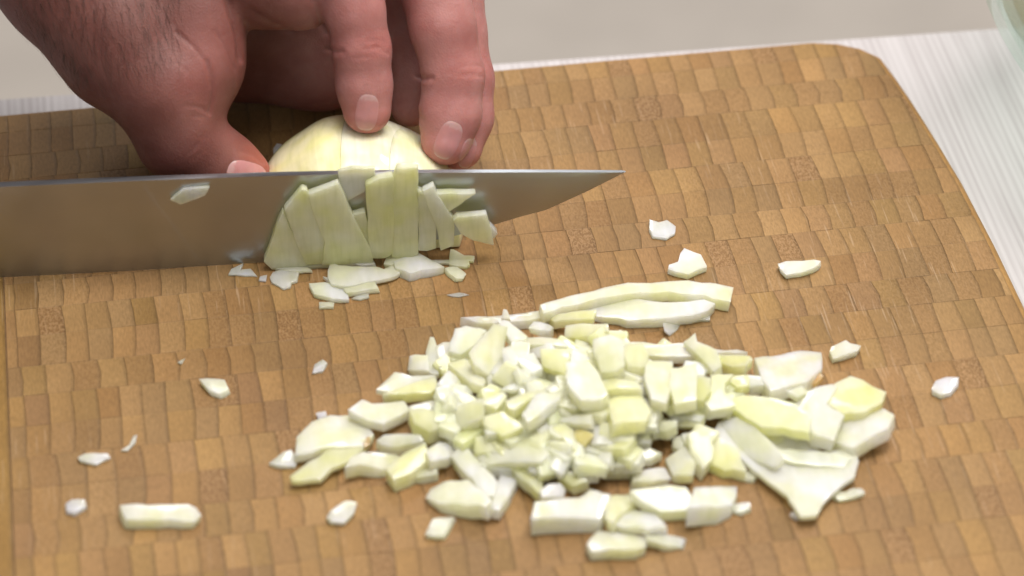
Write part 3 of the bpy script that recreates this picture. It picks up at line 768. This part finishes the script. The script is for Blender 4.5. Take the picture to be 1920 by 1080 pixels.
HEAP = """long bowed slice forming the far rim of the heap|C|1030,582 1080,563 1140,544 1200,534 1270,529 1320,533 1360,543 1355,575 1325,568 1310,560 1250,553 1180,558 1130,568 1080,586 1036,602|2.2|3.4
thin white tail continuing the long bowed slice to the left|L|872,604 960,597 1030,580 1036,600 960,616 900,618|.4|2.4
wrinkled white membrane lying inside the long bowed slice|W|1085,592 1150,566 1190,561 1240,572 1310,563 1330,572 1318,590 1290,603 1240,612 1190,617 1150,610 1130,606|0|3.4
flat white flap at the right end of the membrane|W|1262,590 1328,590 1328,602 1290,604 1262,606|0.4|1.4
ragged little shred under the wrinkled membrane|W|1245,605 1275,608 1270,619 1256,632 1247,622|0|1.0
yellow wedge between the long bowed slice and the heap|Y|1030,601 1080,588 1114,580 1109,606 1076,611 1042,615||
small white triangle at the far left of the yellow wedge|W|994,620 1003,603 1039,618 1032,632 1013,632||
broad pale yellow block under the yellow wedge|Y|1064,615 1136,606 1138,627 1114,644 1061,644||
long white block pointing down into the middle of the heap|W|1114,642 1143,630 1165,642 1169,700 1153,714 1129,714 1114,668|16|4
oval lemon yellow dice on the far side of the heap|Y|1167,666 1177,649 1203,644 1215,676 1210,704 1179,704|14.5|3.6
large white oblong on top in the middle of the heap|W|1064,685 1095,676 1114,695 1136,755 1124,767 1090,767 1066,733|17|4.5
shaded yellow dice left of the large white oblong|D|1015,656 1064,654 1064,695 1056,714 1018,695|13|3
small cream dice above the shaded yellow dice|C|980,632 1015,634 1050,640 1060,654 1012,657 984,654||
slanted white plank left of the large white oblong|W|1008,736 1051,738 1047,753 991,803 982,789|16|3.4
short yellow dice right of the large white oblong|Y|1126,717 1153,709 1191,717 1201,741 1138,743|15.5|3
big rounded yellow dice at the near right of the heap|Y|1143,748 1201,743 1218,777 1210,801 1153,813 1145,777|14|4.2
dark yellow scrap tucked below the large white oblong|D|1051,741 1068,738 1090,767 1076,777 1044,772|14|2.4
flat cream dice under the dark yellow scrap|C|1039,775 1106,778 1104,806 1041,803|11.5|3
grey translucent sheets along the far edge of the heap|T|1168,640 1210,643 1231,650 1279,646 1308,655 1308,677 1224,679 1172,668|4|2.4
pointed white spike on the far edge of the heap|W|1284,646 1304,626 1308,646 1342,665 1349,696 1335,708 1311,677|9|3
yellow topped block at the far right corner of the heap|Y|1344,667 1402,665 1407,675 1397,701 1373,704 1354,690|6|5
thin glassy sheet behind the yellow topped block|T|1325,654 1380,657 1398,664 1346,668|4|1.6
tall cream slab beside the round yellow dice|C|1335,706 1373,704 1359,725 1359,749 1378,773 1335,785 1323,766 1335,735|8|3.6
yellow green crescent left of the tall cream slab|D|1306,708 1330,711 1332,740 1318,766 1301,766 1304,735|10.5|3
wide cream dice with a white face near the yellow green crescent|C|1260,696 1304,684 1306,708 1304,764 1267,773 1258,735|13|4
pale dice between the lemon oval and the wide cream dice|C|1214,679 1260,679 1258,735 1248,773 1222,760 1210,715|14|4
frosted cube below the pale dice|W|1224,793 1265,788 1267,807 1248,824 1222,817|7|4
grey glassy dice right of the frosted cube|T|1258,783 1301,771 1320,788 1311,802 1289,795 1267,793|5|3
round yellow dice in the notch of the tall cream slab|Y|1366,718 1378,706 1402,704 1405,737 1383,742|6.5|4
white dice joined to the right of the round yellow dice|W|1400,704 1429,704 1431,735 1405,740|5.5|3.6
glossy translucent block with a brown tip|L|1420,678 1464,671 1498,659 1535,660 1536,700 1511,731 1476,738 1448,747 1432,722|5.5|4.2
brown tipped scrap at the corner of the glossy translucent block|O|1514,702 1530,693 1542,709 1528,726 1514,724|7|2
small white cube under the glossy translucent block|W|1476,738 1502,725 1517,744 1495,760|9|3.4
yellow centred sheet left of the squared slab|Y|1366,760 1398,744 1448,750 1486,763 1510,788 1510,824 1464,812 1429,812 1398,788 1379,772|8|3
largest white sheet draped at the right end of the heap|W|1340,817 1349,793 1378,780 1410,800 1464,816 1514,822 1527,840 1540,850 1600,842 1608,868 1600,898 1578,912 1556,932 1542,948 1530,970 1500,972 1488,952 1476,932 1440,905 1400,870 1372,845|2.6|2.0
rounded white rib along the upper left rim of the largest white sheet|W|1340,817 1349,793 1378,780 1415,802 1450,838 1470,866 1452,880 1420,872 1390,858 1362,842|4.2|2.0
ragged shred at the lowest tip of the largest white sheet|L|1483,966 1500,952 1522,956 1516,970 1494,974|0|1.4
little yellow green bead under the edge of the largest white sheet|D|1392,888 1404,880 1420,892 1412,904 1398,902|0|2.2
long pale ridge lying across the middle of the largest white sheet|C|1455,842 1500,846 1560,852 1592,862 1580,880 1530,878 1480,868|4.4|1.6
squared pale yellow slab on the right of the heap|Y|1568,727 1596,706 1657,744 1650,769 1621,788 1580,791 1549,766|7.5|4
white flank slab at the far right tip of the heap|W|1653,769 1672,782 1662,810 1631,832 1602,857 1561,841 1580,791 1621,788|4|4
big white slab left of the squared pale yellow slab|W|1517,741 1530,731 1558,723 1568,728 1549,766 1580,791 1561,841 1527,829 1511,800 1502,775|6.5|4.4
shaded grey scrap between the small white cube and the big slab|T|1495,760 1517,744 1530,766 1511,786 1498,778|5|2.4
yellow green knuckle below the largest white sheet|D|1336,850 1348,823 1375,847 1384,862 1397,903 1375,896 1360,900 1336,886|0|4
cream wedge left of the yellow green knuckle|C|1291,819 1324,802 1336,850 1334,874 1319,896 1298,864|3|4
white topped cube standing apart at the near edge|W|1305,922 1380,912 1378,945 1369,974 1345,981 1294,977 1301,950|0|8
little white stub right of the white topped cube|W|1377,949 1404,941 1406,956 1389,968 1375,963|0|2
small white chip by the gap in the heap|W|1259,823 1281,816 1283,831 1266,835|1|2
cream leaf shaped chunk at the upper left of the heap|C|710,737 742,699 771,708 812,706 780,724 745,742|6|2.2
yellow lower half of the leaf shaped chunk|Y|745,742 780,724 814,708 817,735 805,750 762,757 722,752|3.5|3.6
long white slab near the left tip of the heap|W|658,776 682,752 699,762 754,750 763,776 745,793 718,810 690,800|3.5|3.6
small purple tinged scrap beyond the left tip|L|593,776 610,771 612,781 598,791|0|1.6
large cream slab at the left tip of the heap|C|562,824 588,796 619,782 660,781 684,796 694,820 677,844 619,849 576,859 559,860|2|2.4
yellow leaf shaped slab at the near left tip|Y|566,885 619,846 660,836 694,818 684,839 658,863 639,875 622,882 603,903 554,906 550,898|2.6|2.2
tiny orange tip on the yellow leaf shaped slab|O|682,834 689,818 695,820 692,834 684,842|5|1.2
pale green cut chunk right of the yellow leaf shaped slab|C|651,892 663,863 684,849 715,853 745,858 733,889 718,899 675,885|0|4
glossy yellow cube with a wet highlight at the near left|Y|725,892 757,858 795,834 800,873 766,906 740,921|0.5|5
curved pale base piece under the glossy yellow cube|C|771,908 785,890 818,876 817,893 790,908|0|3
grey white oval left of the square yellow dice|W|709,834 723,817 757,815 783,817 790,834 745,856 718,849|1.5|4
square yellow dice on the left slope of the heap|Y|771,771 795,767 846,786 843,817 807,829 781,805|5|4.4
cream cube on the left slope above the square yellow dice|C|819,730 852,721 873,724 883,744 854,758 822,758|7|4
upright pointed spike at the far left of the heap|C|799,664 806,633 813,635 823,676 820,705 801,703|3|2
grey glassy square behind the upright spike|T|767,667 799,667 801,705 780,708 765,705|1|2.4
glassy fold right of the upright spike|T|818,652 832,643 854,643 844,674 825,697|4|2
white corner block at the far left of the heap|W|854,618 873,612 909,626 888,659 864,681 844,674|6|4
cream flap below the white corner block|C|844,681 873,674 900,698 909,724 905,736 883,729 866,710|9|3
broad cream dice right of the white corner block|C|905,640 925,612 950,618 943,669 946,700 917,720 893,696 885,671|10|4
white blade shaped piece on the far left of the heap|W|936,606 955,600 987,643 984,652 960,652|10|3
small upright tip poking out behind the blade shaped piece|L|940,600 944,580 950,582 956,602|6|1.2
short white bar in the hollow left of the shaded yellow dice|W|941,655 955,650 970,681 967,696 946,700|12.5|3
large cream dice on the left middle of the heap|C|849,768 902,749 902,789 869,821 849,811|8|4
pale yellow pointed dice near the slanted plank|Y|902,792 941,773 977,809 941,835 912,811|10|3.6
narrow cream dice above the pale yellow pointed dice|C|897,765 941,737 950,746 931,780|11|3
thin white plank across the hollow of the heap|W|941,734 984,710 1013,715 965,737|13|2
yellow plank behind the slanted white plank|Y|950,763 1018,724 1020,744 965,780 955,777|13.5|3
white arched piece on the near left slope|W|802,852 823,833 859,828 867,843 840,876 811,881|2|4
long white stick leaning down the near left slope|W|850,862 867,838 881,850 905,884 929,915 924,944 910,949 896,929|1.5|4
plump oval chunk at the near edge of the heap|W|811,924 833,908 876,903 900,934 915,953 905,970 860,966 823,963 802,946|0|5
white stick leaning left beside the plump oval chunk|W|929,924 946,883 970,895 965,915 949,949 937,970 924,968|0.5|3.4
shiny yellow stick right of the left leaning stick|Y|949,868 982,864 1016,908 1011,939 982,910|2|3.4
large cream slab on the near slope of the heap|C|898,859 924,840 992,823 1021,859 1011,884 949,884 920,891 900,876|5|4
light cream peak above the large near cream slab|C|910,811 953,794 982,814 963,822 915,828|11|3
grey shaded slab on the near middle slope|T|1006,816 1018,806 1088,845 1078,867 1040,881 1021,847|5.5|3.4
small pale cube under the grey shaded slab|C|1013,886 1038,876 1040,898 1016,905|2.5|3
yellow pointed scrap by the small pale cube|Y|1045,898 1066,883 1100,910 1074,927|1.5|3
purple tinged white nub above the thick white bar|L|1016,924 1030,908 1050,908 1059,924 1057,946 1018,948|2|3
thick white bar lying at the near edge|W|1003,998 1010,949 1062,944 1086,944 1104,921 1140,930 1132,965 1122,1000|0|6.5
yellow backed dice right of the thick white bar|Y|1140,936 1181,925 1197,946 1166,972 1150,995 1137,982|.5|4
broad white slab at the near edge beside the yellow backed dice|W|1187,925 1251,912 1283,917 1296,946 1293,977 1241,980 1207,951|0.6|4.6
white wedge over the broad near edge slab|W|1153,995 1187,959 1223,961 1246,1000 1213,1008|1.5|3.4
small white tail piece below the white wedge|W|1213,1008 1244,1000 1280,1016 1277,1037 1254,1034 1218,1021|0|2.4
frosted slab nearest the front of the board|C|1105,1031 1124,998 1213,1008 1205,1042 1189,1050 1114,1050|0|4
white hook shaped piece on the near slope|W|1096,853 1122,834 1140,847 1140,871 1127,858 1122,899 1104,899|2.5|2.6
yellow green dice right of the white hook|D|1145,819 1181,816 1179,855 1156,871 1143,866 1137,837|4|4
grey dice right of the yellow green dice|T|1181,821 1220,812 1220,842 1187,847|4.5|3.4
oval grey piece below the grey dice|T|1184,855 1220,842 1239,855 1220,876 1192,879|2|3
white triangle in the gap of the near slope|W|1148,879 1181,871 1187,904|0.5|2.4
purple tinged flat piece below the oval grey piece|L|1190,889 1244,877 1257,904 1223,918 1190,914|0.4|3
cream block over the broad near edge slab|C|1249,871 1283,840 1301,879 1298,907 1264,910|1|4
orange flecked yellow scrap in the middle of the near slope|O2|1049,811 1088,804 1111,819 1093,845 1065,821|9|2.4
white frosted chunk left of the first gap|W|1218,796 1249,785 1267,801 1259,824 1226,824|5|4
small glassy scrap beside the yellow green dice|T|1109,796 1135,796 1130,819 1111,819|8|3"""

def parse(s): return [tuple(float(q) for q in p.split(',')) for p in s.split()]
for ln in SLICES.split('\n'):
    lab, code, pts, o_ = ln.split('|')
    upright_piece(lab, code, parse(pts), .0013 + float(o_) * .0007, .0030 if float(o_) else .0014)
for txt, grp in ((FALLEN, 'onion bits fallen at the foot of the blade'), (LOOSE, 'onion bits scattered loose on the board')):
    for ln in txt.split('\n'):
        lab, code, pts, z, th = ln.split('|')
        flat_piece(lab, code, parse(pts), float(z), float(th), grp, big=1.14 if 'blade' in grp else 1.05, gx_=random.gauss(0, .006), gy_=random.gauss(0, .006))
HG = 'chopped onion pieces of the large heap'
for ln in HEAP.split('\n'):
    lab, code, pts, z, th = ln.split('|')
    flat_piece(lab, code, parse(pts), float(z) if z else None, (float(th) + (1.3 if float(th) > 2.2 else 0)) if th else None, HG, big=1.1 if '1340,817' not in pts else 1.02)
# pieces deep in the heap, seen only through the gaps between the others
TONE = dict(W='white', C='cream', Y='yellow', T='glassy', D='dull yellow', G='greenish')
def fill_piece(px, py, z):
    code = random.choice('WCCYYTDG'); side = 'left' if px < 1000 else 'right' if px > 1200 else 'middle'
    row = 'far' if py < 715 else 'near' if py > 790 else 'top'
    L, B, H_ = random.uniform(.0042, .0070), random.uniform(.0030, .0050), random.uniform(.0030, .0046)
    c = P(px, py, max(z, 2.4) * mm)
    dice(c, (L, B, H_), (random.gauss(0, .28), random.gauss(0, .28), random.uniform(0, 6.28)), 'small %s onion dice among larger pieces on the %s %s of the heap' % (TONE[code], row, side), code, HG)
def blocked(px, py):
    for cx, cy, rx, ry in ((1283, 803, 26, 16), (1245, 845, 26, 18), (703, 838, 26, 14), (1150, 900, 45, 22), (862, 880, 22, 14), (1330, 905, 40, 20), (1100, 915, 14, 14), (1335, 800, 12, 18)):
        if ((px - cx) / rx) ** 2 + ((py - cy) / ry) ** 2 < 1.6: return True
    return False
nf = 0
while nf < 125:
    px, py = random.uniform(800, 1400), random.uniform(640, 880); h = heap(px, py)
    r2 = ((px - 1090) / 300) ** 2 + ((py - 755) / 135) ** 2
    if r2 > 1 or blocked(px, py) or h < 5: continue
    fill_piece(px, py, h - random.choice([.8, 1.8, 2.6, 4, 6])); nf += 1
nf = 0
while nf < 9:
    px, py = random.uniform(1390, 1580), random.uniform(745, 850)
    if ((px - 1545) / 30) ** 2 + ((py - 838) / 12) ** 2 < 1.5: continue
    fill_piece(px, py, 2.5); nf += 1
# root scar on the far shoulder of the half onion
vs = []
for p in root_px:
    h = dome_hit(*p)
    if h[0] is not None: vs.append(h[0] + h[1] * .0005)
if len(vs) > 3:
    c = sum(vs, Vector()) / len(vs); hc = dome_hit(*np.mean(root_px, 0)); c = (hc[0] + hc[1] * .0009) if hc[0] is not None else c
    me = mesh_of('root_scar', list(vs) + [c] + [v_ - Vector((0, 0, .001)) for v_ in vs], [(i, (i + 1) % len(vs), len(vs)) for i in range(len(vs))] + [(i, (i + 1) % len(vs), len(vs) + 1 + (i + 1) % len(vs), len(vs) + 1 + i) for i in range(len(vs))], True)
    o = link('root_scar', me, M_ONION, onion); o.color = (.34, .28, .12, 1)

# ------------------------------------------------------------------ green glass bowl at the right edge
bc = P(2406, -204, .090); BR = .1215; prof = []
zb = ZT + .0015
for k in range(0, 25):
    a = math.radians(-90 + k * 100 / 24); prof.append((BR * math.cos(a), bc[2] + BR * math.sin(a)))
prof = [(max(r, .0), max(z, zb)) for r, z in prof]
inn = [(max(r - .0035, 0), z + .0035 * (1 - k / 24)) for k, (r, z) in enumerate(prof)]
inn = [(r, max(z, zb + .004)) for r, z in inn]
pf = prof + inn[::-1]; ns = 96; V = []; Fc = []
for i in range(ns):
    a = 2 * math.pi * i / ns; V += [(r * math.cos(a), r * math.sin(a), z - ZT) for r, z in pf]
m = len(pf)
for i in range(ns):
    for j in range(m - 1): Fc.append((i * m + j, ((i + 1) % ns) * m + j, ((i + 1) % ns) * m + j + 1, i * m + j + 1))
me = mesh_of('glass_bowl', V, Fc, True); bm = bmesh.new(); bm.from_mesh(me); bmesh.ops.remove_doubles(bm, verts=bm.verts, dist=1e-6); bmesh.ops.recalc_face_normals(bm, faces=bm.faces); bm.to_mesh(me); bm.free(); me.shade_smooth()
o = link('glass_bowl', me, M_GLASS); o.location = (bc[0], bc[1], ZT); tag(o, 'rounded pale green glass bowl cut off at the top right corner on the white table', 'bowl')
